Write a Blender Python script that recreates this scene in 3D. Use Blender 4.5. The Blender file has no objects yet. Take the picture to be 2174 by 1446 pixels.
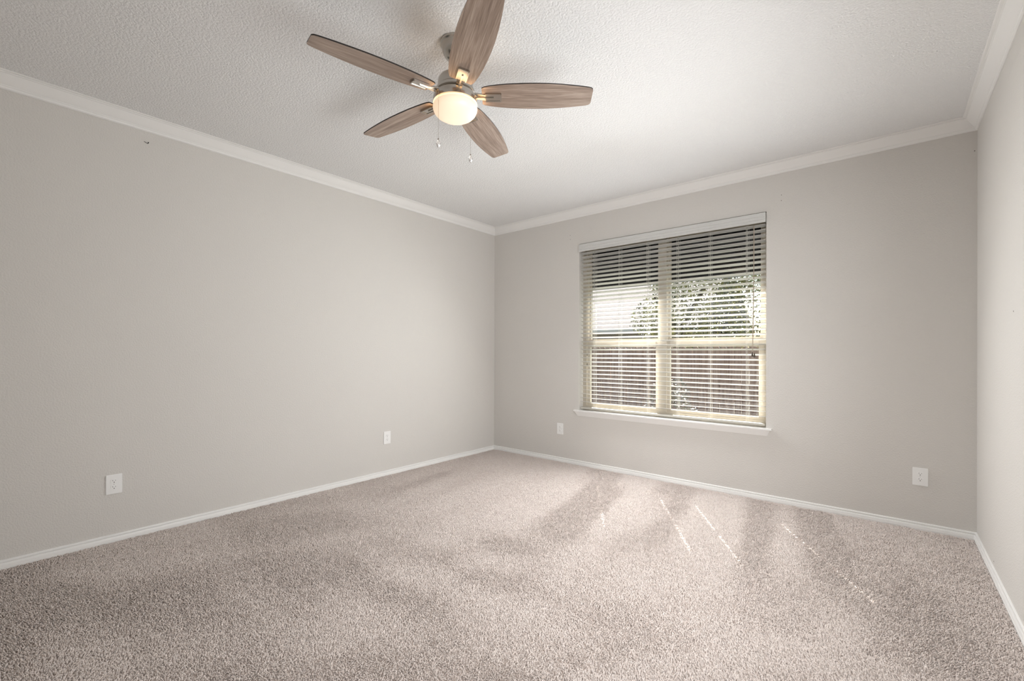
import bpy, bmesh, math, random
import numpy as np
from mathutils import Vector, Matrix

C = bpy.context.scene.collection
SC = bpy.context.scene
PI = math.pi
R = math.radians

# ------------------------------------------------------------------ camera
cam_d = bpy.data.cameras.new('camera')
cam_d.sensor_fit = 'HORIZONTAL'
cam_d.sensor_width = 36.0
cam_d.lens = 955.7256 / 2174 * 36.0
cam_d.shift_x = 0.0
cam_d.shift_y = (746.619 - 723.0) / 2174.0
cam_d.clip_start = 0.02
cam_d.clip_end = 200
cam = bpy.data.objects.new('camera', cam_d)
C.objects.link(cam)
yaw, pit, rol = 0.694598, 0.00117128, 0.00307798
Fv = Vector((-math.sin(yaw) * math.cos(pit), math.cos(yaw) * math.cos(pit), math.sin(pit)))
R0 = Vector((math.cos(yaw), math.sin(yaw), 0))
U0 = R0.cross(Fv)
Rv = R0 * math.cos(rol) + U0 * math.sin(rol)
Uv = -R0 * math.sin(rol) + U0 * math.cos(rol)
M = Matrix.Identity(4)
for i in range(3):
    M[i][0], M[i][1], M[i][2] = Rv[i], Uv[i], -Fv[i]
M[0][3], M[1][3], M[2][3] = 3.768532, -4.177364, 1.205496
cam.matrix_world = M
SC.camera = cam

# ------------------------------------------------------------------ view, world, sun, area lights
SC.view_settings.view_transform = 'Standard'
SC.view_settings.look = 'None'
SC.view_settings.gamma = 1.0
SC.view_settings.exposure = 0.12
SC.view_settings.use_curve_mapping = False
SC.cycles.use_denoising = True
SC.cycles.max_bounces = 10
SC.cycles.diffuse_bounces = 7
SC.cycles.sample_clamp_indirect = 6.0

world = bpy.data.worlds.new('sky')
SC.world = world
world.use_nodes = True
wn = world.node_tree.nodes
wl = world.node_tree.links
sky = wn.new('ShaderNodeTexSky')
sky.sky_type = 'NISHITA'
sky.sun_disc = False
sky.sun_elevation = R(45.6)
sky.sun_rotation = R(-32)
sky.dust_density = 2.0
sky.air_density = 1.2
wl.new(sky.outputs[0], wn['Background'].inputs['Color'])
wn['Background'].inputs['Strength'].default_value = 0.30

sun_d = bpy.data.lights.new('sun', 'SUN')
sun_d.energy = 34.0
sun_d.angle = R(0.25)
sun_d.color = (1.0, 0.96, 0.9)
sun = bpy.data.objects.new('sun', sun_d)
C.objects.link(sun)
sdir = Vector((0.619, -1.0, -1.20)).normalized()      # direction the sunlight travels
sun.rotation_euler = sdir.to_track_quat('-Z', 'Y').to_euler()


def area(name, loc, direction, sx, sy, energy, color=(1, 1, 1), spread=180):
    d = bpy.data.lights.new(name, 'AREA')
    d.shape = 'RECTANGLE'
    d.size, d.size_y = sx, sy
    d.energy = energy
    d.color = color
    d.spread = R(spread)
    o = bpy.data.objects.new(name, d)
    C.objects.link(o)
    o.location = loc
    o.rotation_euler = Vector(direction).to_track_quat('-Z', 'Y').to_euler()
    return o


# daylight entering by the slatted window (with the sun's slant to the right);
# then two added fill lamps
DAY = (0.975, 0.987, 1.0)
area('window_daylight', (2.115, -0.06, 1.45), (0, -1, 0), 1.66, 1.5, 10, DAY)
area('window_sun_down', (2.115, -0.25, 2.10), (0, -1, -0.8), 1.66, 0.16, 22, DAY, 150)
area('window_sun_right', (1.6, -0.20, 1.6), (0.7, -0.6, -0.5), 0.16, 0.8, 22, DAY, 150)
area('added_side_fill', (4.12, -2.5, 1.15), (-1, 0.4, 0.12), 1.2, 1.2, 36, DAY, 125)  # unseen fill lamp at the right wall, added to brighten the room
area('added_rear_fill', (3.6, -4.8, 2.25), (0.08, 1, -1.0), 0.9, 0.9, 15, DAY, 110)  # unseen fill lamp behind the camera, added to lift the near carpet

# ------------------------------------------------------------------ materials
def mat(name):
    m = bpy.data.materials.new(name)
    m.use_nodes = True
    return m, m.node_tree.nodes, m.node_tree.links, m.node_tree.nodes['Principled BSDF']


def plain(name, col, rough=0.5, metal=0.0, spec=0.5, **kw):
    m, n, l, b = mat(name)
    b.inputs['Base Color'].default_value = (*col, 1)
    b.inputs['Roughness'].default_value = rough
    b.inputs['Metallic'].default_value = metal
    b.inputs['Specular IOR Level'].default_value = spec
    for k, v in kw.items():
        b.inputs[k].default_value = v
    return m


def textured(name, col, rough, scale, strength, dist, spec=0.3, detail=2.0, var=0.0, kind='peel'):
    m, n, l, b = mat(name)
    b.inputs['Roughness'].default_value = rough
    b.inputs['Specular IOR Level'].default_value = spec
    tc = n.new('ShaderNodeTexCoord')
    nz = n.new('ShaderNodeTexNoise')
    nz.inputs['Scale'].default_value = scale
    nz.inputs['Detail'].default_value = detail
    nz.inputs['Roughness'].default_value = 0.55
    l.new(tc.outputs['Object'], nz.inputs['Vector'])
    src = nz.outputs['Fac']
    if kind == 'knock':
        cr = n.new('ShaderNodeValToRGB')
        cr.color_ramp.elements[0].position = 0.36
        cr.color_ramp.elements[1].position = 0.58
        l.new(src, cr.inputs['Fac'])
        src = cr.outputs['Color']
    bp = n.new('ShaderNodeBump')
    bp.inputs['Strength'].default_value = strength
    bp.inputs['Distance'].default_value = dist
    l.new(src, bp.inputs['Height'])
    l.new(bp.outputs['Normal'], b.inputs['Normal'])
    if var > 0:
        n2 = n.new('ShaderNodeTexNoise')
        n2.inputs['Scale'].default_value = 1.3
        n2.inputs['Detail'].default_value = 3
        l.new(tc.outputs['Object'], n2.inputs['Vector'])
        mx = n.new('ShaderNodeMix')
        mx.data_type = 'RGBA'
        mx.inputs[6].default_value = (*[c * (1 - var) for c in col], 1)
        mx.inputs[7].default_value = (*[min(1, c * (1 + var)) for c in col], 1)
        l.new(n2.outputs['Fac'], mx.inputs[0])
        l.new(mx.outputs[2], b.inputs['Base Color'])
    else:
        b.inputs['Base Color'].default_value = (*col, 1)
    return m


M_wall = textured('wall_paint', (0.635, 0.615, 0.585), 0.75, 115, 0.6, 0.004, var=0.015)
M_ceil = textured('ceiling_paint', (0.785, 0.79, 0.79), 0.9, 88, 0.42, 0.006, spec=0.1, kind='knock')
M_trim = plain('trim_paint', (0.80, 0.795, 0.78), 0.35, spec=0.4)
M_blind = plain('blind_vinyl', (0.62, 0.61, 0.585), 0.4, spec=0.4)
M_valance = plain('valance_vinyl', (0.60, 0.60, 0.585), 0.35, spec=0.4)
M_frame = plain('almond_vinyl', (0.53, 0.48, 0.40), 0.4)
M_gasket = plain('dark_gasket', (0.03, 0.03, 0.028), 0.6)
M_shade = plain('sun_shade_fabric', (0.012, 0.012, 0.013), 0.85)
M_plate = plain('outlet_plastic', (0.83, 0.83, 0.82), 0.3)
M_slot = plain('outlet_slot', (0.015, 0.013, 0.012), 0.6)
M_black = plain('black_metal', (0.02, 0.018, 0.016), 0.35, metal=0.6)
M_hole = plain('wall_hole', (0.09, 0.08, 0.07), 0.9)
M_cord = plain('blind_cord', (0.72, 0.70, 0.64), 0.8)
M_pull = plain('pull_cord', (0.36, 0.30, 0.24), 0.8)
M_tassel = plain('tassel_wood', (0.055, 0.035, 0.025), 0.4)
M_edge = plain('blade_edge', (0.018, 0.015, 0.013), 0.4)

# brushed nickel
M_nickel, n, l, b = mat('brushed_nickel')
b.inputs['Base Color'].default_value = (0.50, 0.47, 0.43, 1)
b.inputs['Metallic'].default_value = 1.0
b.inputs['Roughness'].default_value = 0.26
b.inputs['Anisotropic'].default_value = 0.5
M_chain = plain('chain_metal', (0.33, 0.29, 0.25), 0.35, metal=1.0)

# crystal
M_crystal, n, l, b = mat('crystal_glass')
b.inputs['Base Color'].default_value = (1, 0.98, 0.96, 1)
b.inputs['Roughness'].default_value = 0.02
b.inputs['IOR'].default_value = 1.5
b.inputs['Transmission Weight'].default_value = 0.85

# frosted bowl, lit from inside
M_bowl, n, l, b = mat('lit_frosted_glass')
b.inputs['Base Color'].default_value = (0.62, 0.58, 0.53, 1)
b.inputs['Roughness'].default_value = 0.35
b.inputs['Emission Color'].default_value = (1.0, 0.735, 0.47, 1)
b.inputs['Emission Strength'].default_value = 0.64

# blade wood
M_wood, n, l, b = mat('weathered_oak')
tc = n.new('ShaderNodeTexCoord')
mp = n.new('ShaderNodeMapping')
mp.inputs['Scale'].default_value = (2.2, 26, 8)
l.new(tc.outputs['Object'], mp.inputs['Vector'])
oi = n.new('ShaderNodeObjectInfo')
ad = n.new('ShaderNodeVectorMath'); ad.operation = 'ADD'
l.new(mp.outputs['Vector'], ad.inputs[0])
rs = n.new('ShaderNodeMath'); rs.operation = 'MULTIPLY'; rs.inputs[1].default_value = 37
l.new(oi.outputs['Random'], rs.inputs[0])
l.new(rs.outputs[0], ad.inputs[1])
nz = n.new('ShaderNodeTexNoise')
nz.inputs['Scale'].default_value = 1.0
nz.inputs['Detail'].default_value = 6
nz.inputs['Roughness'].default_value = 0.62
nz.inputs['Distortion'].default_value = 0.9
l.new(ad.outputs[0], nz.inputs['Vector'])
mp2 = n.new('ShaderNodeMapping')
mp2.inputs['Scale'].default_value = (9, 230, 10)
l.new(tc.outputs['Object'], mp2.inputs['Vector'])
nz2 = n.new('ShaderNodeTexNoise')
nz2.inputs['Scale'].default_value = 1.0
nz2.inputs['Detail'].default_value = 3
l.new(mp2.outputs['Vector'], nz2.inputs['Vector'])
cr = n.new('ShaderNodeValToRGB')
e = cr.color_ramp.elements
e[0].position = 0.34; e[0].color = (0.165, 0.117, 0.09, 1)
e[1].position = 0.66; e[1].color = (0.46, 0.37, 0.305, 1)
e2 = cr.color_ramp.elements.new(0.5); e2.color = (0.305, 0.23, 0.183, 1)
mxv = n.new('ShaderNodeMix'); mxv.data_type = 'FLOAT'
mxv.inputs[0].default_value = 0.45
l.new(nz.outputs['Fac'], mxv.inputs[2])
l.new(nz2.outputs['Fac'], mxv.inputs[3])
l.new(mxv.outputs[0], cr.inputs['Fac'])
l.new(cr.outputs['Color'], b.inputs['Base Color'])
b.inputs['Roughness'].default_value = 0.5

# window glass: thin pane, lets light straight through
M_glass, n, l, b = mat('window_glass')
n.remove(b)
out = n['Material Output']
tr = n.new('ShaderNodeBsdfTransparent'); tr.inputs['Color'].default_value = (0.93, 0.95, 0.94, 1)
gl = n.new('ShaderNodeBsdfGlossy'); gl.inputs['Roughness'].default_value = 0.0
fr = n.new('ShaderNodeFresnel'); fr.inputs['IOR'].default_value = 1.5
mu = n.new('ShaderNodeMath'); mu.operation = 'MULTIPLY'; mu.inputs[1].default_value = 1.0
l.new(fr.outputs[0], mu.inputs[0])
ms = n.new('ShaderNodeMixShader')
l.new(mu.outputs[0], ms.inputs[0]); l.new(tr.outputs[0], ms.inputs[1]); l.new(gl.outputs[0], ms.inputs[2])
l.new(ms.outputs[0], out.inputs['Surface'])

# carpet
def carpet(name, a, bcol, scale):
    m, n, l, b = mat(name)
    b.inputs['Roughness'].default_value = 0.9
    b.inputs['Specular IOR Level'].default_value = 0.1
    b.inputs['Sheen Weight'].default_value = 0.25
    b.inputs['Sheen Roughness'].default_value = 0.5
    tc = n.new('ShaderNodeTexCoord')
    nz = n.new('ShaderNodeTexNoise')
    nz.inputs['Scale'].default_value = scale
    nz.inputs['Detail'].default_value = 3
    l.new(tc.outputs['Object'], nz.inputs['Vector'])
    cr = n.new('ShaderNodeValToRGB')
    cr.color_ramp.elements[0].position = 0.3; cr.color_ramp.elements[0].color = (*a, 1)
    cr.color_ramp.elements[1].position = 0.7; cr.color_ramp.elements[1].color = (*bcol, 1)
    l.new(nz.outputs['Fac'], cr.inputs['Fac'])
    l.new(cr.outputs['Color'], b.inputs['Base Color'])
    return m
M_carpet_base = carpet('carpet_backing', (0.50, 0.42, 0.375), (0.64, 0.56, 0.51), 60)
M_carpet = carpet('carpet_yarn', (0.74, 0.645, 0.59), (0.92, 0.835, 0.785), 90)

# the yarn lets some light through
n, l = M_carpet.node_tree.nodes, M_carpet.node_tree.links
tl = n.new('ShaderNodeBsdfTranslucent')
l.new(n['Color Ramp'].outputs['Color'], tl.inputs['Color'])
ms = n.new('ShaderNodeMixShader'); ms.inputs[0].default_value = 0.12
l.new(n['Principled BSDF'].outputs[0], ms.inputs[1]); l.new(tl.outputs[0], ms.inputs[2])
l.new(ms.outputs[0], n['Material Output'].inputs['Surface'])

# outdoors
def leafy(name, a, bcol):
    m, n, l, b = mat(name)
    tc = n.new('ShaderNodeTexCoord')
    nz = n.new('ShaderNodeTexNoise'); nz.inputs['Scale'].default_value = 3.0
    l.new(tc.outputs['Object'], nz.inputs['Vector'])
    cr = n.new('ShaderNodeValToRGB')
    cr.color_ramp.elements[0].position = 0.35; cr.color_ramp.elements[0].color = (*a, 1)
    cr.color_ramp.elements[1].position = 0.65; cr.color_ramp.elements[1].color = (*bcol, 1)
    l.new(nz.outputs['Fac'], cr.inputs['Fac'])
    l.new(cr.outputs['Color'], b.inputs['Base Color'])
    b.inputs['Roughness'].default_value = 0.5
    b.inputs['Transmission Weight'].default_value = 0.0
    return m
M_leaf = leafy('tree_leaves', (0.04, 0.05, 0.02), (0.31, 0.31, 0.12))
M_leaf2 = leafy('shrub_leaves', (0.04, 0.04, 0.03), (0.22, 0.20, 0.16))
M_bark = plain('bark', (0.07, 0.055, 0.045), 0.9)
M_grass = leafy('lawn_grass', (0.05, 0.06, 0.03), (0.10, 0.11, 0.055))

M_fence, n, l, b = mat('weathered_fence')
tc = n.new('ShaderNodeTexCoord')
mp = n.new('ShaderNodeMapping'); mp.inputs['Scale'].default_value = (30, 30, 1.5)
l.new(tc.outputs['Object'], mp.inputs['Vector'])
nz = n.new('ShaderNodeTexNoise'); nz.inputs['Scale'].default_value = 1.0; nz.inputs['Detail'].default_value = 5
l.new(mp.outputs['Vector'], nz.inputs['Vector'])
cr = n.new('ShaderNodeValToRGB')
cr.color_ramp.elements[0].position = 0.3; cr.color_ramp.elements[0].color = (0.20, 0.12, 0.09, 1)
cr.color_ramp.elements[1].position = 0.7; cr.color_ramp.elements[1].color = (0.39, 0.27, 0.215, 1)
l.new(nz.outputs['Fac'], cr.inputs['Fac']); l.new(cr.outputs['Color'], b.inputs['Base Color'])
b.inputs['Roughness'].default_value = 0.9

M_roof, n, l, b = mat('roof_shingles')
tc = n.new('ShaderNodeTexCoord')
br = n.new('ShaderNodeTexBrick')
br.inputs['Scale'].default_value = 3.0
br.inputs['Color1'].default_value = (0.07, 0.056, 0.055, 1)
br.inputs['Color2'].default_value = (0.088, 0.073, 0.072, 1)
br.inputs['Mortar'].default_value = (0.042, 0.035, 0.035, 1)
br.inputs['Mortar Size'].default_value = 0.012
l.new(tc.outputs['Object'], br.inputs['Vector'])
l.new(br.outputs['Color'], b.inputs['Base Color'])
b.inputs['Roughness'].default_value = 0.9
M_brick, n, l, b = mat('house_brick')
tc = n.new('ShaderNodeTexCoord')
mp = n.new('ShaderNodeMapping'); mp.inputs['Rotation'].default_value = (R(90), 0, 0)
l.new(tc.outputs['Object'], mp.inputs['Vector'])
br = n.new('ShaderNodeTexBrick')
br.inputs['Scale'].default_value = 4.5
br.inputs['Color1'].default_value = (0.20, 0.17, 0.17, 1)
br.inputs['Color2'].default_value = (0.26, 0.22, 0.21, 1)
br.inputs['Mortar'].default_value = (0.4, 0.38, 0.36, 1)
l.new(mp.outputs['Vector'], br.inputs['Vector'])
l.new(br.outputs['Color'], b.inputs['Base Color'])
M_fascia = plain('fascia_paint', (0.5, 0.47, 0.44), 0.5)

# ------------------------------------------------------------------ helpers
def obj(name, verts, faces, m, parent=None, smooth=False, loc=None):
    me = bpy.data.meshes.new(name)
    me.from_pydata([tuple(v) for v in verts], [], faces)
    me.update()
    if isinstance(m, (list, tuple)):
        for x in m:
            me.materials.append(x)
    else:
        me.materials.append(m)
    o = bpy.data.objects.new(name, me)
    C.objects.link(o)
    if smooth:
        me.polygons.foreach_set('use_smooth', [True] * len(me.polygons))
    if parent is not None:
        o.parent = parent
    if loc is not None:
        o.location = loc
    return o


class MB:
    def __init__(s):
        s.v, s.f = [], []

    def add(s, v, f):
        k = len(s.v)
        s.v += [tuple(x) for x in v]
        s.f += [tuple(i + k for i in q) for q in f]
        return s

    def box(s, x0, x1, y0, y1, z0, z1):
        v = [(x, y, z) for z in (z0, z1) for y in (y0, y1) for x in (x0, x1)]
        return s.add(v, [(0, 2, 3, 1), (4, 5, 7, 6), (0, 1, 5, 4), (2, 6, 7, 3), (0, 4, 6, 2), (1, 3, 7, 5)])

    def bevbox(s, x0, x1, y0, y1, z0, z1, bv):
        bm = bmesh.new()
        bmesh.ops.create_cube(bm, size=1)
        for v in bm.verts:
            v.co = Vector(((x0 + x1) / 2 + v.co.x * (x1 - x0), (y0 + y1) / 2 + v.co.y * (y1 - y0), (z0 + z1) / 2 + v.co.z * (z1 - z0)))
        bmesh.ops.bevel(bm, geom=bm.edges[:], offset=bv, segments=2, affect='EDGES')
        bm.verts.index_update()
        s.add([v.co[:] for v in bm.verts], [[v.index for v in f.verts] for f in bm.faces])
        bm.free()
        return s

    def tube(s, p0, p1, r, seg=8):
        p0, p1 = Vector(p0), Vector(p1)
        d = (p1 - p0).normalized()
        a = d.orthogonal().normalized()
        b_ = d.cross(a)
        v = []
        for p in (p0, p1):
            for i in range(seg):
                t = 2 * PI * i / seg
                v.append(p + a * r * math.cos(t) + b_ * r * math.sin(t))
        f = [(i, (i + 1) % seg, seg + (i + 1) % seg, seg + i) for i in range(seg)]
        f += [tuple(reversed(range(seg))), tuple(range(seg, 2 * seg))]
        return s.add(v, f)

    def lathe(s, prof, seg=48, cx=0, cy=0):
        v, f = [], []
        for r_, z in prof:
            for i in range(seg):
                t = 2 * PI * i / seg
                v.append((cx + max(r_, 1e-4) * math.cos(t), cy + max(r_, 1e-4) * math.sin(t), z))
        for k in range(len(prof) - 1):
            for i in range(seg):
                j = (i + 1) % seg
                f.append((k * seg + i, k * seg + j, (k + 1) * seg + j, (k + 1) * seg + i))
        return s.add(v, f)

    def sweep(s, prof, path_fn, ts):
        """prof: list of (a,b); path_fn(t,a,b)->point; closed profile swept over ts with end caps"""
        n_ = len(prof)
        v, f = [], []
        for t in ts:
            v += [path_fn(t, a, b_) for a, b_ in prof]
        for k in range(len(ts) - 1):
            for i in range(n_):
                j = (i + 1) % n_
                f.append((k * n_ + i, k * n_ + j, (k + 1) * n_ + j, (k + 1) * n_ + i))
        f.append(tuple(reversed(range(n_))))
        f.append(tuple(range((len(ts) - 1) * n_, len(ts) * n_)))
        return s.add(v, f)

    def build(s, name, m, parent=None, smooth=False, loc=None):
        o = obj(name, s.v, s.f, m, parent, smooth, loc)
        bm = bmesh.new(); bm.from_mesh(o.data)
        bmesh.ops.recalc_face_normals(bm, faces=bm.faces[:])
        bm.to_mesh(o.data); bm.free()
        return o


def autosmooth(o, ang=35):
    o.data.polygons.foreach_set('use_smooth', [True] * len(o.data.polygons))
    bm = bmesh.new(); bm.from_mesh(o.data)
    for e_ in bm.edges:
        if len(e_.link_faces) == 2 and e_.calc_face_angle(0) > R(ang):
            e_.smooth = False
    bm.to_mesh(o.data); bm.free()
    return o


def thing(name, label, cat, loc=(0, 0, 0), group=None):
    o = bpy.data.objects.new(name, None)
    C.objects.link(o)
    o.location = loc
    o.empty_display_size = 0.1
    tag(o, label, cat, group)
    return o


def tag(o, label=None, cat=None, group=None, kind=None):
    if label: o['label'] = label
    if cat: o['category'] = cat
    if group: o['group'] = group
    if kind: o['kind'] = kind
    return o


def struct(o, label, cat):
    return tag(o, label, cat, kind='structure')


def copy_tree(o, parent=None):
    c = o.copy()
    C.objects.link(c)
    if parent is not None:
        c.parent = parent
    for ch in list(o.children):
        copy_tree(ch, c)
    return c


# ------------------------------------------------------------------ the room
W, H, YF = 4.218, 2.74, -5.3
OX0, OX1, OZ0, OZ1 = 1.226, 3.005, 0.575, 2.368      # window opening
WT = 0.17

struct(MB().box(-0.15, W + 0.15, YF - 0.15, WT, -0.06, -0.013).build('floor', M_carpet_base),
       'beige wall-to-wall carpet floor of the empty room', 'floor')
struct(MB().box(-0.15, W + 0.15, YF - 0.15, WT, H, H + 0.12).build('ceiling', M_ceil),
       'white textured ceiling carrying the wood-bladed fan', 'ceiling')
struct(MB().box(-0.15, 0, YF - 0.15, WT, -0.013, H).build('wall_left', M_wall),
       'long light greige textured wall on the left', 'wall')
struct(MB().box(W, W + 0.15, YF - 0.15, WT, -0.013, H).build('wall_right', M_wall),
       'narrow strip of pale wall at the right edge', 'wall')
struct(MB().box(0, W, YF - 0.15, YF, -0.013, H).build('wall_front', M_wall),
       'greige wall behind the camera', 'wall')
# window wall with its opening
xs, zs = [0, OX0, OX1, W], [-0.013, OZ0, OZ1, H]
v, f = [], []
for y in (0, WT):
    for z in zs:
        for x in xs:
            v.append((x, y, z))
def gi(s_, i, j): return s_ * 16 + j * 4 + i
for j in range(3):
    for i in range(3):
        if i == 1 and j == 1: continue
        f.append((gi(0, i, j), gi(0, i + 1, j), gi(0, i + 1, j + 1), gi(0, i, j + 1)))
        f.append((gi(1, i, j), gi(1, i, j + 1), gi(1, i + 1, j + 1), gi(1, i + 1, j)))
for (a, b_) in (((1, 1), (2, 1)), ((2, 1), (2, 2)), ((2, 2), (1, 2)), ((1, 2), (1, 1))):
    f.append((gi(0, *a), gi(0, *b_), gi(1, *b_), gi(1, *a)))
wall_back = struct(obj('wall_back', v, f, M_wall), 'greige wall with the blind-covered window', 'wall')

# small screw holes left in the walls
def screw_hole(parent, p, nrm, r=0.003):
    nrm = Vector(nrm); p = Vector(p) + nrm * 0.0006
    a = nrm.orthogonal().normalized(); b_ = nrm.cross(a)
    vv = [p + a * r * math.cos(t * PI / 5) + b_ * r * math.sin(t * PI / 5) for t in range(10)]
    vv2 = [q - nrm * 0.002 for q in vv]
    ff = [tuple(range(10))] + [(i, 10 + i, 10 + (i + 1) % 10, (i + 1) % 10) for i in range(10)]
    obj('screw_hole', vv + vv2, ff, M_hole, parent)
for p in ((1.111, 0, 2.481), (1.113, 0, 2.437), (3.112, 0, 2.480), (3.111, 0, 2.435), (4.205, 0, 2.526)):
    screw_hole(wall_back, p, (0, -1, 0))
for p in ((W, -1.093, 1.402), (W, -0.605, 0.072)):
    screw_hole(bpy.data.objects['wall_right'], p, (-1, 0, 0), 0.0035)

# crown moulding and baseboards, mitred at the corners: a = distance off the wall, b = height
crown = [(0, H), (0, H - .084), (.005, H - .084), (.011, H - .080), (.013, H - .074), (.013, H - .0705), (.016, H - .068), (.016, H - .064),
         (.021, H - .059), (.030, H - .049), (.040, H - .036), (.049, H - .024), (.056, H - .014), (.0615, H - .0115), (.0615, H - .008), (.070, H - .0065), (.0745, H - .003), (.0745, H)]
base = [(0, -.013), (0, .0445), (.004, .0445), (.0075, .0425), (.0088, .038), (.0088, .0335), (.0078, .0325), (.0045, .0318), (.0045, .0290), (.0115, .0280), (.0125, .0262), (.0128, .0080), (.0140, .0066), (.0140, -.013)]
def run_left(a, b_, t): return (a, YF + a if t == 0 else -a, b_)
def run_back(a, b_, t): return (a if t == 0 else W - a, -a, b_)
def run_right(a, b_, t): return (W - a, -a if t == 0 else YF + a, b_)
def run_front(a, b_, t): return (W - a if t == 0 else a, YF + a, b_)
for nm, k, side, fn in (('trim_1', 'baseboard_left', 'left', run_left), ('trim_2', 'baseboard_back', 'window', run_back),
                        ('trim_3', 'baseboard_right', 'right', run_right), ('trim_4', 'baseboard_front', 'front', run_front)):
    o = MB().sweep(crown, lambda t, a, b_: fn(a, b_, t), (0, 1)).build(nm, M_trim)
    struct(autosmooth(o, 30), 'white crown moulding along the top of the %s wall' % side, 'crown moulding')
    o = MB().sweep(base, lambda t, a, b_: fn(a, b_, t), (0, 1)).build(k, M_trim)
    struct(autosmooth(o, 30), 'low white grooved baseboard along the %s wall' % side, 'baseboard')

# ------------------------------------------------------------------ carpet pile
rng = np.random.default_rng(7)
def vnoise(x, y, seed):
    r_ = np.random.default_rng(seed)
    g = r_.random((256, 256))
    xi = np.floor(x).astype(int); yi = np.floor(y).astype(int)
    fx = x - xi; fy = y - yi
    fx = fx * fx * (3 - 2 * fx); fy = fy * fy * (3 - 2 * fy)
    a = g[xi % 256, yi % 256]; b_ = g[(xi + 1) % 256, yi % 256]
    c = g[xi % 256, (yi + 1) % 256]; d = g[(xi + 1) % 256, (yi + 1) % 256]
    return (a * (1 - fx) + b_ * fx) * (1 - fy) + (c * (1 - fx) + d * fx) * fy
SP = 0.0059
gx, gy = np.meshgrid(np.arange(0.014, W - 0.014, SP), np.arange(-4.45, -0.014, SP))
px = (gx + rng.uniform(-.6, .6, gx.shape) * SP).ravel()
py = (gy + rng.uniform(-.6, .6, gy.shape) * SP).ravel()
px = np.clip(px, 0.016, W - 0.016); py = np.minimum(py, -0.016)
# fine tufts where the floor can be seen, coarser ones right under and behind the camera
near = (px - 1.28) * 0.64 + (py + 4.11) * -0.768 > 0.9
keep = ~near | (rng.random(len(px)) < .35)
px, py, near = px[keep], py[keep], near[keep]
N = len(px)
# brushed patches: the pile leans one way or the other along the vacuum strokes
def strokes(a, k1, k2, s1, s2):
    u = px * math.cos(a) + py * math.sin(a); w_ = -px * math.sin(a) + py * math.cos(a)
    return vnoise(u * k1 + s1, w_ * k2 + s2, s1)
far = np.clip((py + 2.3) / 0.9, 0, 1)          # long pulls straight out from the window wall, shorter crossing ones nearer
s_far = strokes(-1.40, .75, 5.5, 11, 31)
s_near = strokes(1.05, 1.0, 4.5, 13, 41) * .5 + strokes(0.1, 1.2, 5.0, 17, 57) * .5
stroke = (s_far * far + s_near * (1 - far)) * .8 + vnoise(px * 3.1 + 50, py * 3.1 + 20, 2) * .2
lean = np.clip((stroke - 0.5) * 6.5, -1, 1)
ldx, ldy = 0.62, -0.78
clump = vnoise(px * 38 + 5, py * 38 + 9, 5) * .6 + vnoise(px * 80 + 5, py * 80 + 9, 6) * .4
hh = 0.0115 * (0.75 + 0.3 * rng.random(N)) * (0.62 + .7 * clump)
rr = 0.0026 * (0.8 + 0.5 * rng.random(N)) * np.where(near, 1.7, 1.0)
ang = rng.random(N) * 2 * PI
ca = 2 * PI * 2 * vnoise(px * 45 + 3, py * 45 + 8, 8)
jx = rng.normal(0, .0034, N) + np.cos(ca) * .0044 + ldx * lean * 0.0058
jy = rng.normal(0, .0034, N) + np.sin(ca) * .0044 + ldy * lean * 0.0058
z0 = -0.0115
V = np.zeros((N, 7, 3), np.float32)
for k in range(3):
    t = ang + k * 2 * PI / 3
    V[:, k, 0] = px + np.cos(t) * rr * 0.8; V[:, k, 1] = py + np.sin(t) * rr * 0.8; V[:, k, 2] = z0
    t2 = t + 0.9
    V[:, 3 + k, 0] = px + jx * 0.55 + np.cos(t2) * rr * 1.05; V[:, 3 + k, 1] = py + jy * 0.55 + np.sin(t2) * rr * 1.05; V[:, 3 + k, 2] = z0 + hh * 0.7
V[:, 6, 0] = px + jx; V[:, 6, 1] = py + jy; V[:, 6, 2] = z0 + hh
np.clip(V[:, :, 0], 0.0142, W - 0.0142, out=V[:, :, 0]); np.minimum(V[:, :, 1], -0.0142, out=V[:, :, 1])
tri = np.array([[0, 1, 4], [0, 4, 3], [1, 2, 5], [1, 5, 4], [2, 0, 3], [2, 3, 5], [3, 4, 6], [4, 5, 6], [5, 3, 6]], np.int32)
Fc = (tri[None] + (np.arange(N, dtype=np.int32) * 7)[:, None, None]).reshape(-1)
me = bpy.data.meshes.new('carpet_pile')
me.vertices.add(N * 7); me.vertices.foreach_set('co', V.reshape(-1))
nf = N * 9
me.loops.add(nf * 3); me.loops.foreach_set('vertex_index', Fc)
me.polygons.add(nf)
me.polygons.foreach_set('loop_start', np.arange(nf, dtype=np.int32) * 3)
me.polygons.foreach_set('use_smooth', np.ones(nf, bool))
me.update(calc_edges=True)
me.materials.append(M_carpet)
pile = bpy.data.objects.new('carpet_pile', me)
C.objects.link(pile)
tag(pile, 'soft beige cut pile of the carpet with vacuum strokes', 'carpet', kind='stuff')

# ------------------------------------------------------------------ window
win = bpy.data.objects.new('window_1', None); C.objects.link(win)
struct(win, 'double almond-framed sash window behind the slatted blind', 'window')
FY0, FY1 = 0.085, 0.165
b_ = MB()
b_.box(OX0, OX0 + .045, FY0, FY1, OZ0, OZ1).box(OX1 - .035, OX1, FY0, FY1, OZ0, OZ1)
b_.box(OX0 + .045, OX1 - .035, FY0, FY1, OZ1 - .045, OZ1).box(OX0 + .045, OX1 - .035, FY0, FY1, OZ0, OZ0 + .06)
b_.box(2.065, 2.145, FY0 - .004, FY1, OZ0 + .06, OZ1 - .045)
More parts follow.
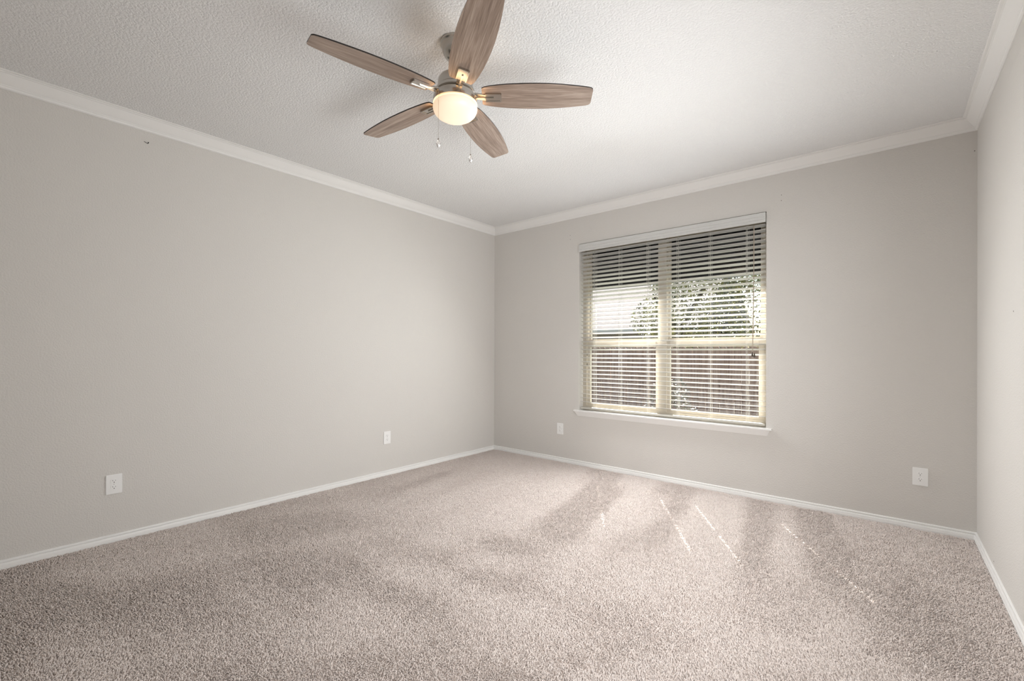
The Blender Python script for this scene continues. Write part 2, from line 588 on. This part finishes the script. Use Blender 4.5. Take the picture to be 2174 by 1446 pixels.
# inner stops: the stepped jamb lines
b_.box(OX0 + .045, OX0 + .053, FY0 + .012, FY1, OZ0 + .06, OZ1 - .045).box(OX1 - .043, OX1 - .035, FY0 + .012, FY1, OZ0 + .06, OZ1 - .045)
b_.build('window_frame', M_frame, win)
for (x0, x1) in ((OX0 + .053, 2.065), (2.145, OX1 - .043)):
    zm0, zm1 = 1.272, 1.345
    up = MB()
    y0, y1 = .128, .155
    up.box(x0, x0 + .022, y0, y1, zm0, OZ1 - .045).box(x1 - .022, x1, y0, y1, zm0, OZ1 - .045)
    up.box(x0 + .022, x1 - .022, y0, y1, OZ1 - .07, OZ1 - .045).box(x0 + .022, x1 - .022, y0, y1, zm0 + .02, zm1)
    us = up.build('upper_sash', M_frame, win)
    obj('glass_pane', [(x0 + .02, .142, zm1 - .005), (x1 - .02, .142, zm1 - .005), (x1 - .02, .142, OZ1 - .068), (x0 + .02, .142, OZ1 - .068)], [(0, 1, 2, 3)], M_glass, us)
    lo = MB()
    y0, y1 = .098, .126
    lo.box(x0, x0 + .030, y0, y1, OZ0 + .06, zm1 - .02).box(x1 - .030, x1, y0, y1, OZ0 + .06, zm1 - .02)
    lo.box(x0 + .03, x1 - .03, y0 - .006, y1, zm0 - .012, zm1 - .02).box(x0 + .03, x1 - .03, y0, y1, OZ0 + .06, OZ0 + .085)
    ls = lo.build('lower_sash', M_frame, win)
    obj('glass_pane', [(x0 + .028, .112, OZ0 + .083), (x1 - .028, .112, OZ0 + .083), (x1 - .028, .112, zm0 - .01), (x0 + .028, .112, zm0 - .01)], [(0, 1, 2, 3)], M_glass, ls)
    for q in (.22, .78):
        xx = x0 + (x1 - x0) * q
        MB().bevbox(xx - .022, xx + .022, y0 - .012, y0 + .006, zm1 - .022, zm1 - .012, .003).build('sash_lock', M_frame, ls)
for zz in (1.17, 1.06):
    MB().box(OX0 + .047, OX0 + .051, FY0 - .0006, FY0 + .004, zz, zz + .028).build('balance_slot', M_gasket, win)
# sill board with its apron
st = MB().bevbox(1.172, 3.052, -.036, .085, OZ0 - .002, OZ0 + .0125, .004)
ap = [(0, .524), (-.006, .524), (-.009, .530), (-.015, .545), (-.026, .562), (-.031, .573), (0, .573)]
st.sweep(ap, lambda t, a, bb: ((1.215 - (bb - .522) * .55) if t == 0 else (3.012 + (bb - .522) * .55), a, bb), (0, 1))
autosmooth(st.build('window_sill', M_trim, win), 40)

# dark outer shade over the upper glass
sh = thing('exterior_sun_shade', 'dark sun shade hanging outside over the upper part of the window', 'shade', (2.115, .202, 1.885))
MB().box(-1.0, 1.0, -.001, .003, .02, .72).build('shade_cloth', M_shade, sh)
MB().bevbox(-1.0, 1.0, -.008, .008, 0.0, .02, .003).build('bottom_bar', plain('shade_bar', (.35, .35, .36), .4), sh)
MB().tube((-1.0, .02, .74), (1.0, .02, .74), .040, 20).build('roller_tube', M_shade, sh)
for s_ in (-1, 1):
    MB().box(s_ * 1.0 - .006, s_ * 1.0 + .006, -.029, .07, .69, .79).build('bracket', M_shade, sh)

# ------------------------------------------------------------------ blind
bl = thing('window_blind', 'white horizontal slat blind with open slats in the window recess', 'blind', (2.1155, .036, OZ1))
BX0, BX1 = 1.238 - 2.1155, 2.996 - 2.1155
LADX = [x - 2.1155 for x in (1.393, 1.684, 1.977, 2.268, 2.554, 2.852)]
HOLEX = [LADX[i] for i in (0, 2, 3, 5)]
def zt(z): return z - OZ1
vp = [(-.052, zt(2.360)), (-.058, zt(2.359)), (-.060, zt(2.354)), (-.060, zt(2.331)), (-.0575, zt(2.328)), (-.0575, zt(2.324)), (-.0605, zt(2.321)),
      (-.0605, zt(2.306)), (-.058, zt(2.303)), (-.058, zt(2.300)), (-.062, zt(2.296)), (-.0615, zt(2.285)), (-.056, zt(2.279)), (-.050, zt(2.279)), (-.047, zt(2.284)), (-.047, zt(2.360))]
va = MB().sweep(vp, lambda t, a, bb: (BX0 - .005 if t == 0 else BX1 + .006, a, bb), (0, 1))
va.box(BX0 - .005, BX0, -.047, .0, zt(2.285), zt(2.358)).box(BX1 + .001, BX1 + .006, -.047, .0, zt(2.285), zt(2.358))
autosmooth(va.build('valance', M_valance, bl), 30)
MB().box(BX0, BX1, -.026, .026, zt(2.305), zt(2.352)).build('head_rail', M_blind, bl)
MB().bevbox(BX0, BX1, -.026, .026, zt(.602), zt(.619), .004).build('bottom_rail', plain('rail_vinyl', (0.52, 0.50, 0.45), 0.4), bl)
# one slat with route holes
TILT = R(13.0)
hd = [-.025, -.0155, -.0075, 0, .0075, .0155, .025]
hx = sorted([BX0, BX1] + [x + s_ for x in HOLEX for s_ in (-.007, .007)])
def crownz(d): return .0022 * (1 - (d / .025) ** 2)
v, f = [], []
nx, nd = len(hx), len(hd)
for lay in (1, 0):
    for x in hx:
        for d in hd:
            z = crownz(d) + (.0014 if lay else -.0014)
            dd, zz = d * math.cos(TILT) + z * math.sin(TILT), -d * math.sin(TILT) + z * math.cos(TILT)
            v.append((x, dd, zz))
def si(lay, i, j): return (0 if lay else nx * nd) + i * nd + j
hole_cells = {(i, j) for i in range(nx - 1) for j in (2, 3) if any(abs((hx[i] + hx[i + 1]) / 2 - x) < .002 for x in HOLEX)}
for i in range(nx - 1):
    for j in range(nd - 1):
        if (i, j) in hole_cells: continue
        f.append((si(1, i, j), si(1, i + 1, j), si(1, i + 1, j + 1), si(1, i, j + 1)))
        f.append((si(0, i, j), si(0, i, j + 1), si(0, i + 1, j + 1), si(0, i + 1, j)))
        for (di, dj, a, c) in ((-1, 0, (i, j), (i, j + 1)), (1, 0, (i + 1, j), (i + 1, j + 1)), (0, -1, (i, j), (i + 1, j)), (0, 1, (i, j + 1), (i + 1, j + 1))):
            q = (i + di, j + dj)
            if q in hole_cells or not (0 <= q[0] < nx - 1 and 0 <= q[1] < nd - 1):
                f.append((si(1, *a), si(1, *c), si(0, *c), si(0, *a)))
NS, ZTOP, PITCH = 38, 2.266, 0.0430
slat = obj('slat', v, f, M_blind, bl, loc=(0, 0, zt(ZTOP)))
bm = bmesh.new(); bm.from_mesh(slat.data); bmesh.ops.recalc_face_normals(bm, faces=bm.faces[:]); bm.to_mesh(slat.data); bm.free()
autosmooth(slat, 30)
zs_ = [ZTOP - PITCH * k for k in range(NS)]
for k in range(1, NS):
    c = slat.copy(); C.objects.link(c); c.location = (0, 0, zt(zs_[k]))
# ladders and lift cords
for i, x in enumerate(LADX):
    lb = MB()
    for y in (-.0268, .0268):
        lb.tube((x, y, zt(.61)), (x, y, zt(2.31)), .0009, 6)
        lb.tube((x + .011, y, zt(.61)), (x + .011, y, zt(2.31)), .0007, 6)
    for z in zs_:
        lb.tube((x, -.0268, zt(z) + .0013), (x, .0268, zt(z) - .0055), .0005, 4)
    lb.build('ladder_cord', M_cord, bl)
    if x in HOLEX:
        MB().tube((x, .004, zt(.612)), (x, .004, zt(2.306)), .0009, 6).build('lift_cord', M_cord, bl)
# pull cord with tassels
xc = 2.913 - 2.1155
pc = MB()
for s_ in (-.0022, .0022):
    pts = [(xc + s_, -.034, zt(2.27)), (xc + s_ * .6, -.036, zt(1.9)), (xc + s_ * .8 - .004, -.035, zt(1.5)), (xc + s_ * 1.5 - .008, -.035, zt(1.21))]
    for p, q in zip(pts, pts[1:]):
        pc.tube(p, q, .0019, 6)
pull = pc.build('pull_cord', M_pull, bl)
for s_, dz in ((-.010, 0.0), (.006, -.008)):
    zt0 = zt(1.215) + dz
    tm = MB().lathe([(.0002, zt0), (.0035, zt0 - .002), (.0045, zt0 - .012), (.0075, zt0 - .026), (.0085, zt0 - .034), (.006, zt0 - .040), (.0002, zt0 - .041)], 14, xc + s_, -.036)
    autosmooth(tm.build('tassel', M_tassel, pull), 50)

# ------------------------------------------------------------------ ceiling fan
FX, FYC, HZ = 2.122, -2.6455, 2.472
fan = thing('ceiling_fan', 'five-blade ceiling fan with grey-brown wood blades, brushed nickel body and lit bowl', 'ceiling fan', (FX, FYC, H))
def fz(z): return z - H
fan.rotation_mode = 'QUATERNION'          # hangs very slightly out of plumb
fan.rotation_quaternion = Matrix.Rotation(R(-1.0), 4, Vector((.768, .64, 0))).to_quaternion()
cn = [(.0001, 0), (.074, 0), (.076, -.004), (.076, -.014), (.0715, -.018), (.069, -.022), (.068, -.030), (.063, -.052), (.054, -.070), (.044, -.082), (.034, -.088), (.0001, -.088)]
autosmooth(MB().lathe(cn, 56).build('canopy', M_nickel, fan), 28)
autosmooth(MB().lathe([(.0001, -.085), (.030, -.085), (.034, -.092), (.034, -.112), (.027, -.118), (.022, -.122), (.022, -.205), (.0001, -.205)], 40).build('downrod', M_nickel, fan), 28)
mt = [(.0001, fz(2.5690)), (.046, fz(2.5690)), (.066, fz(2.5650)), (.078, fz(2.5570)), (.084, fz(2.5460)), (.0855, fz(2.5310)), (.0855, fz(2.5090)), (.091, fz(2.5040)), (.0945, fz(2.4980)), (.0945, fz(2.4860)), (.086, fz(2.4810)), (.0001, fz(2.4810))]
autosmooth(MB().lathe(mt, 64).build('motor_housing', M_nickel, fan), 28)
autosmooth(MB().lathe([(.0001, fz(2.4820)), (.083, fz(2.4820)), (.083, fz(2.4740)), (.0001, fz(2.4740))], 56).build('switch_ring', M_gasket, fan), 28)
ft = [(.0001, fz(2.4750)), (.090, fz(2.4750)), (.099, fz(2.4720)), (.1045, fz(2.4660)), (.1075, fz(2.4560)), (.1085, fz(2.4390)), (.1085, fz(2.4300)), (.1045, fz(2.4280)), (.1045, fz(2.4330)), (.0001, fz(2.4330))]
autosmooth(MB().lathe(ft, 64).build('light_fitter', M_nickel, fan), 28)
bw = [(.103, fz(2.4320)), (.1055, fz(2.4260)), (.1085, fz(2.4180)), (.1095, fz(2.4100)), (.108, fz(2.4000)), (.1025, fz(2.3880)), (.092, fz(2.3760)), (.076, fz(2.3660)), (.055, fz(2.3590)), (.030, fz(2.3550)), (.0001, fz(2.3540))]
MB().lathe(bw, 64).build('glass_bowl', M_bowl, fan, smooth=True)

# one blade, drawn along +x, pitched about its own axis
prof = [(.128, .050), (.140, .058), (.165, .0645), (.205, .071), (.26, .077), (.32, .0805), (.38, .0815), (.44, .080), (.50, .0755), (.56, .0685), (.605, .062), (.630, .0575), (.642, .0535), (.649, .047), (.651, .038)]
prof = [(x * 1.037, y) for x, y in prof]
outl = [(x, y) for x, y in prof] + [(x, -y) for x, y in reversed(prof)]
TH = .0058
nO = len(outl)
v = [(x, y, -TH / 2) for x, y in outl] + [(x, y, TH / 2) for x, y in outl]
f = [tuple(range(nO)), tuple(reversed(range(nO, 2 * nO)))] + [(i, nO + i, nO + (i + 1) % nO, (i + 1) % nO) for i in range(nO)]
blade = obj('blade', v, f, [M_wood, M_edge], fan)
for p in blade.data.polygons:
    p.material_index = 0 if p.index == 0 else 1
# bracket
ib = MB()
def bar(x0, x1, w0, w1, z0, z1, t):
    vv = [(x0, -w0, z0 - t), (x0, w0, z0 - t), (x1, w1, z1 - t), (x1, -w1, z1 - t), (x0, -w0, z0), (x0, w0, z0), (x1, w1, z1), (x1, -w1, z1)]
    ib.add(vv, [(0, 1, 2, 3), (4, 7, 6, 5), (0, 4, 5, 1), (1, 5, 6, 2), (2, 6, 7, 3), (3, 7, 4, 0)])
bar(.070, .150, .016, .0175, .010, -TH / 2, .008)
bar(.150, .228, .0225, .0225, -TH / 2, -TH / 2, .008)
ib.bevbox(.221, .2285, -.0225, .0225, -TH / 2 - .0105, -TH / 2, .001)
for s_ in (-1, 1):
    ib.box(.150, .226, s_ * .0225 - .003, s_ * .0225 + .003, -TH / 2 - .0105, -TH / 2 - .001)
ib.box(.090, .190, -.004, .004, -TH / 2 - .0125, -TH / 2 - .005)
iron = ib.build('blade_bracket', M_nickel, blade)
BPITCH = R(-11)
def place_blade(o, a):
    o.rotation_mode = 'QUATERNION'
    q = Matrix.Rotation(a, 4, 'Z') @ Matrix.Rotation(BPITCH, 4, 'X')
    o.location = (0, 0, fz(HZ))
    o.rotation_quaternion = q.to_quaternion()
A0 = 0.6923
place_blade(blade, A0)
for k in range(1, 5):
    place_blade(copy_tree(blade, fan), A0 + k * 2 * PI / 5)
# pull chains
def chain(dx, dy, ztop, zbot):
    m_ = MB()
    m_.tube((dx * .93, dy * .93, fz(ztop)), (dx * 1.06, dy * 1.06, fz(ztop) - .001), .003, 8)
    x, y = dx * 1.06, dy * 1.06
    n_ = int((ztop - zbot) / .0034)
    for i in range(n_):
        zc = fz(ztop) - .002 - i * .0034
        r_ = .00135
        vv = [(x + r_, y, zc), (x, y + r_, zc), (x - r_, y, zc), (x, y - r_, zc), (x, y, zc + r_ * 1.25), (x, y, zc - r_ * 1.25)]
        m_.add(vv, [(0, 1, 4), (1, 2, 4), (2, 3, 4), (3, 0, 4), (1, 0, 5), (2, 1, 5), (3, 2, 5), (0, 3, 5)])
    zb = fz(zbot)
    m_.lathe([(.0005, zb + .006), (.0028, zb + .004), (.0032, zb - .002), (.0005, zb - .003)], 10, x, y)
    ch = m_.build('pull_chain', M_chain, fan)
    fb = MB().lathe([(.0002, zb - .001), (.003, zb - .003), (.0105, zb - .015), (.0118, zb - .019), (.0095, zb - .027), (.0045, zb - .037), (.0002, zb - .040)], 8, x, y)
    fb.build('crystal_drop', M_crystal, ch)
chain(.001, -.1025, 2.447, 2.214)
chain(-.001, .1025, 2.447, 2.217)
# the bulbs' warm spill past the rim of the bowl
ld = bpy.data.lights.new('fan_lamp', 'AREA')
ld.shape = 'DISK'; ld.size = 0.29
ld.energy = 0.85; ld.color = (1.0, 0.62, 0.30)
lo_ = bpy.data.objects.new('fan_lamp', ld); C.objects.link(lo_)
lo_.location = (FX, FYC, 2.421); lo_.rotation_euler = (PI, 0, 0)

# ------------------------------------------------------------------ wall outlets
def rounded_recept(m_, zc):
    pts = []
    for i in range(28):
        t = 2 * PI * i / 28
        x, z = .0172 * math.cos(t), .0172 * math.sin(t)
        pts.append((x, max(-.0128, min(.0128, z)) + zc))
    v_ = [(x, -.0058, z) for x, z in pts] + [(x, -.0082, z) for x, z in pts]
    k = len(pts)
    m_.add(v_, [tuple(range(k)), tuple(reversed(range(k, 2 * k)))] + [(i, (i + 1) % k, k + (i + 1) % k, k + i) for i in range(k)])
def outlet(label):
    t = thing('wall_outlet', label, 'outlet', (0, 0, 0), 'duplex outlets low on the walls')
    MB().bevbox(-.040, .040, -.0062, 0, -.061, .061, .0022).build('cover_plate', M_plate, t)
    for s_ in (1, -1):
        m_ = MB(); rounded_recept(m_, .0195 * s_)
        rc = m_.build('receptacle', M_plate, t)
        MB().box(-.0072, -.0054, -.0085, -.0078, .0195 * s_ + .0005, .0195 * s_ + .0085).build('contact_slot', M_slot, rc)
        MB().box(.0054, .0070, -.0085, -.0078, .0195 * s_ + .0012, .0195 * s_ + .0078).build('contact_slot', M_slot, rc)
        MB().lathe([(.0001, .0078), (.0026, .0078), (.0026, .0085), (.0001, .0085)], 12).build('ground_hole', M_slot, rc)
        g = rc.children[-1]
        g.rotation_euler = (R(90), 0, 0); g.location = (0, 0, .0195 * s_ - .0065)
    sc_ = MB().lathe([(.0001, .0060), (.0031, .0060), (.0028, .0072), (.0001, .0074)], 14).build('screw', plain('screw_paint', (.6, .6, .59), .35), t)
    sc_.rotation_euler = (R(90), 0, 0)
    return t
o1 = outlet('white duplex outlet on the back wall left of the window')
o1.location = (.988, 0, .360)
for lab, loc, rz in (('white duplex outlet at the right end of the window wall', (3.945, 0, .358), 0),
                     ('white duplex outlet on the left wall, nearest the camera', (0, -3.597, .361), R(90)),
                     ('white duplex outlet on the left wall, nearer the far corner', (0, -1.567, .364), R(90))):
    c = copy_tree(o1); c.location = loc; c.rotation_euler = (0, 0, rz); c['label'] = lab

# hook high on the left wall
hk = MB()
pts = [(0.0, -3.452, 2.589), (.009, -3.449, 2.583), (.020, -3.441, 2.574), (.024, -3.438, 2.572), (.026, -3.436, 2.576)]
for p, q in zip(pts, pts[1:]):
    hk.tube(p, q, .0016, 8)
hk.lathe([(.0001, 2.576), (.0035, 2.577), (.0038, 2.581), (.0001, 2.5835)], 12, .026, -3.436)
tag(hk.build('wall_hook', M_black), 'tiny black hook high on the left wall below the crown moulding', 'hook')

# ------------------------------------------------------------------ outdoors
GZ = -.45
tag(MB().box(-30, 25, WT, 40, GZ - .1, GZ).build('lawn', M_grass), 'strip of lawn outside between house and fence', 'lawn', kind='structure')
fn_ = thing('wooden_fence', 'weathered brown wooden privacy fence outside beyond the window', 'fence', (0, 6, GZ))
random.seed(3)
pw = .142
for i in range(72):
    x = -6.2 + i * pw
    dz = random.uniform(-.015, .015); dy = random.uniform(-.004, .004)
    h_ = 1.78 + dz
    vv = [(x, -.01 + dy, 0), (x + pw - .006, -.01 + dy, 0), (x + pw - .006, -.01 + dy, h_ - .03), (x + pw - .036, -.01 + dy, h_), (x + .03, -.01 + dy, h_), (x, -.01 + dy, h_ - .03)]
    vv += [(a, b2 + .018, c2) for a, b2, c2 in vv]
    obj('picket', vv, [(0, 1, 2, 3, 4, 5), (11, 10, 9, 8, 7, 6)] + [(k, 6 + k, 6 + (k + 1) % 6, (k + 1) % 6) for k in range(6)], M_fence, fn_)
for z in (.25, .9, 1.5):
    MB().box(-6.2, 4.0, .012, .05, z, z + .09).build('fence_rail', M_fence, fn_)

hs = thing('neighbor_house', 'neighbouring house with pale shingled roof seen through the left sash', 'house', (-9, 14, GZ))
MB().box(-7.5, 6.6, .5, 9, 0, 2.6).build('house_wall', M_brick, hs)
rf = MB()
rf.add([(-8, 0, 2.68), (7.1, 0, 2.68), (7.1, 4.8, 5.9), (-8, 4.8, 5.9), (-8, 9.6, 2.68), (7.1, 9.6, 2.68)], [(0, 1, 2, 3), (3, 2, 5, 4), (0, 3, 4), (1, 5, 2), (0, 4, 5, 1)])
rf.build('roof', M_roof, hs)
MB().box(-8, 7.1, -.03, 0, 2.5, 2.7).build('fascia_board', M_fascia, hs)

def foliage(name, m_, parent, blobs, n_, size, seed):
    r_ = np.random.default_rng(seed)
    vv = np.zeros((n_, 4, 3)); 
    bi = r_.integers(0, len(blobs), n_)
    B = np.array(blobs)
    d = r_.normal(size=(n_, 3)); d /= np.linalg.norm(d, axis=1)[:, None]
    rad = r_.random(n_) ** (1 / 2.2)
    cc = B[bi, :3] + d * (B[bi, 3] * rad)[:, None]
    a = r_.normal(size=(n_, 3)); a /= np.linalg.norm(a, axis=1)[:, None]
    c_ = np.cross(a, r_.normal(size=(n_, 3))); c_ /= np.linalg.norm(c_, axis=1)[:, None]
    s_ = size * (.6 + .8 * r_.random(n_))[:, None]
    vv[:, 0] = cc - a * s_; vv[:, 1] = cc + c_ * s_ * .45; vv[:, 2] = cc + a * s_; vv[:, 3] = cc - c_ * s_ * .45
    return obj(name, vv.reshape(-1, 3), [(4 * i, 4 * i + 1, 4 * i + 2, 4 * i + 3) for i in range(n_)], m_, parent)
tr_ = thing('leafy_tree', 'leafy green tree outside seen through the right sash', 'tree', (-1.2, 9.5, GZ))
MB().tube((0, 0, 0), (.1, .1, 2.4), .12, 10).tube((.1, .1, 2.3), (.9, 0, 3.6), .06, 8).tube((.1, .1, 2.3), (-.7, .2, 3.4), .06, 8).build('trunk', M_bark, tr_)
foliage('foliage', M_leaf, tr_, [(0, 0, 3.1, .95), (1.1, .1, 3.3, .95), (-.8, .2, 2.7, .7), (.4, 0, 2.3, .8), (1.6, 0, 2.5, .9), (-.2, .3, 3.9, .7), (1.0, .2, 4.2, .6), (2.0, .2, 3.6, .6), (1.9,.2,1.9,.7), (.6,0,1.6,.7)], 15000, .042, 4)
sb = thing('garden_shrub', 'low twiggy shrub outside in front of the fence', 'shrub', (1.15, 2.7, GZ))
MB().tube((0, 0, 0), (.05, 0, .6), .02, 8).tube((0, 0, .1), (-.2, .05, .6), .015, 6).tube((0, 0, .1), (.2, .05, .7), .015, 6).build('stem', M_bark, sb)
foliage('foliage', M_leaf2, sb, [(0, 0, .7, .42), (.3, 0, .55, .35), (-.3, 0, .5, .32), (.05, 0, 1.0, .3)], 3200, .024, 9)
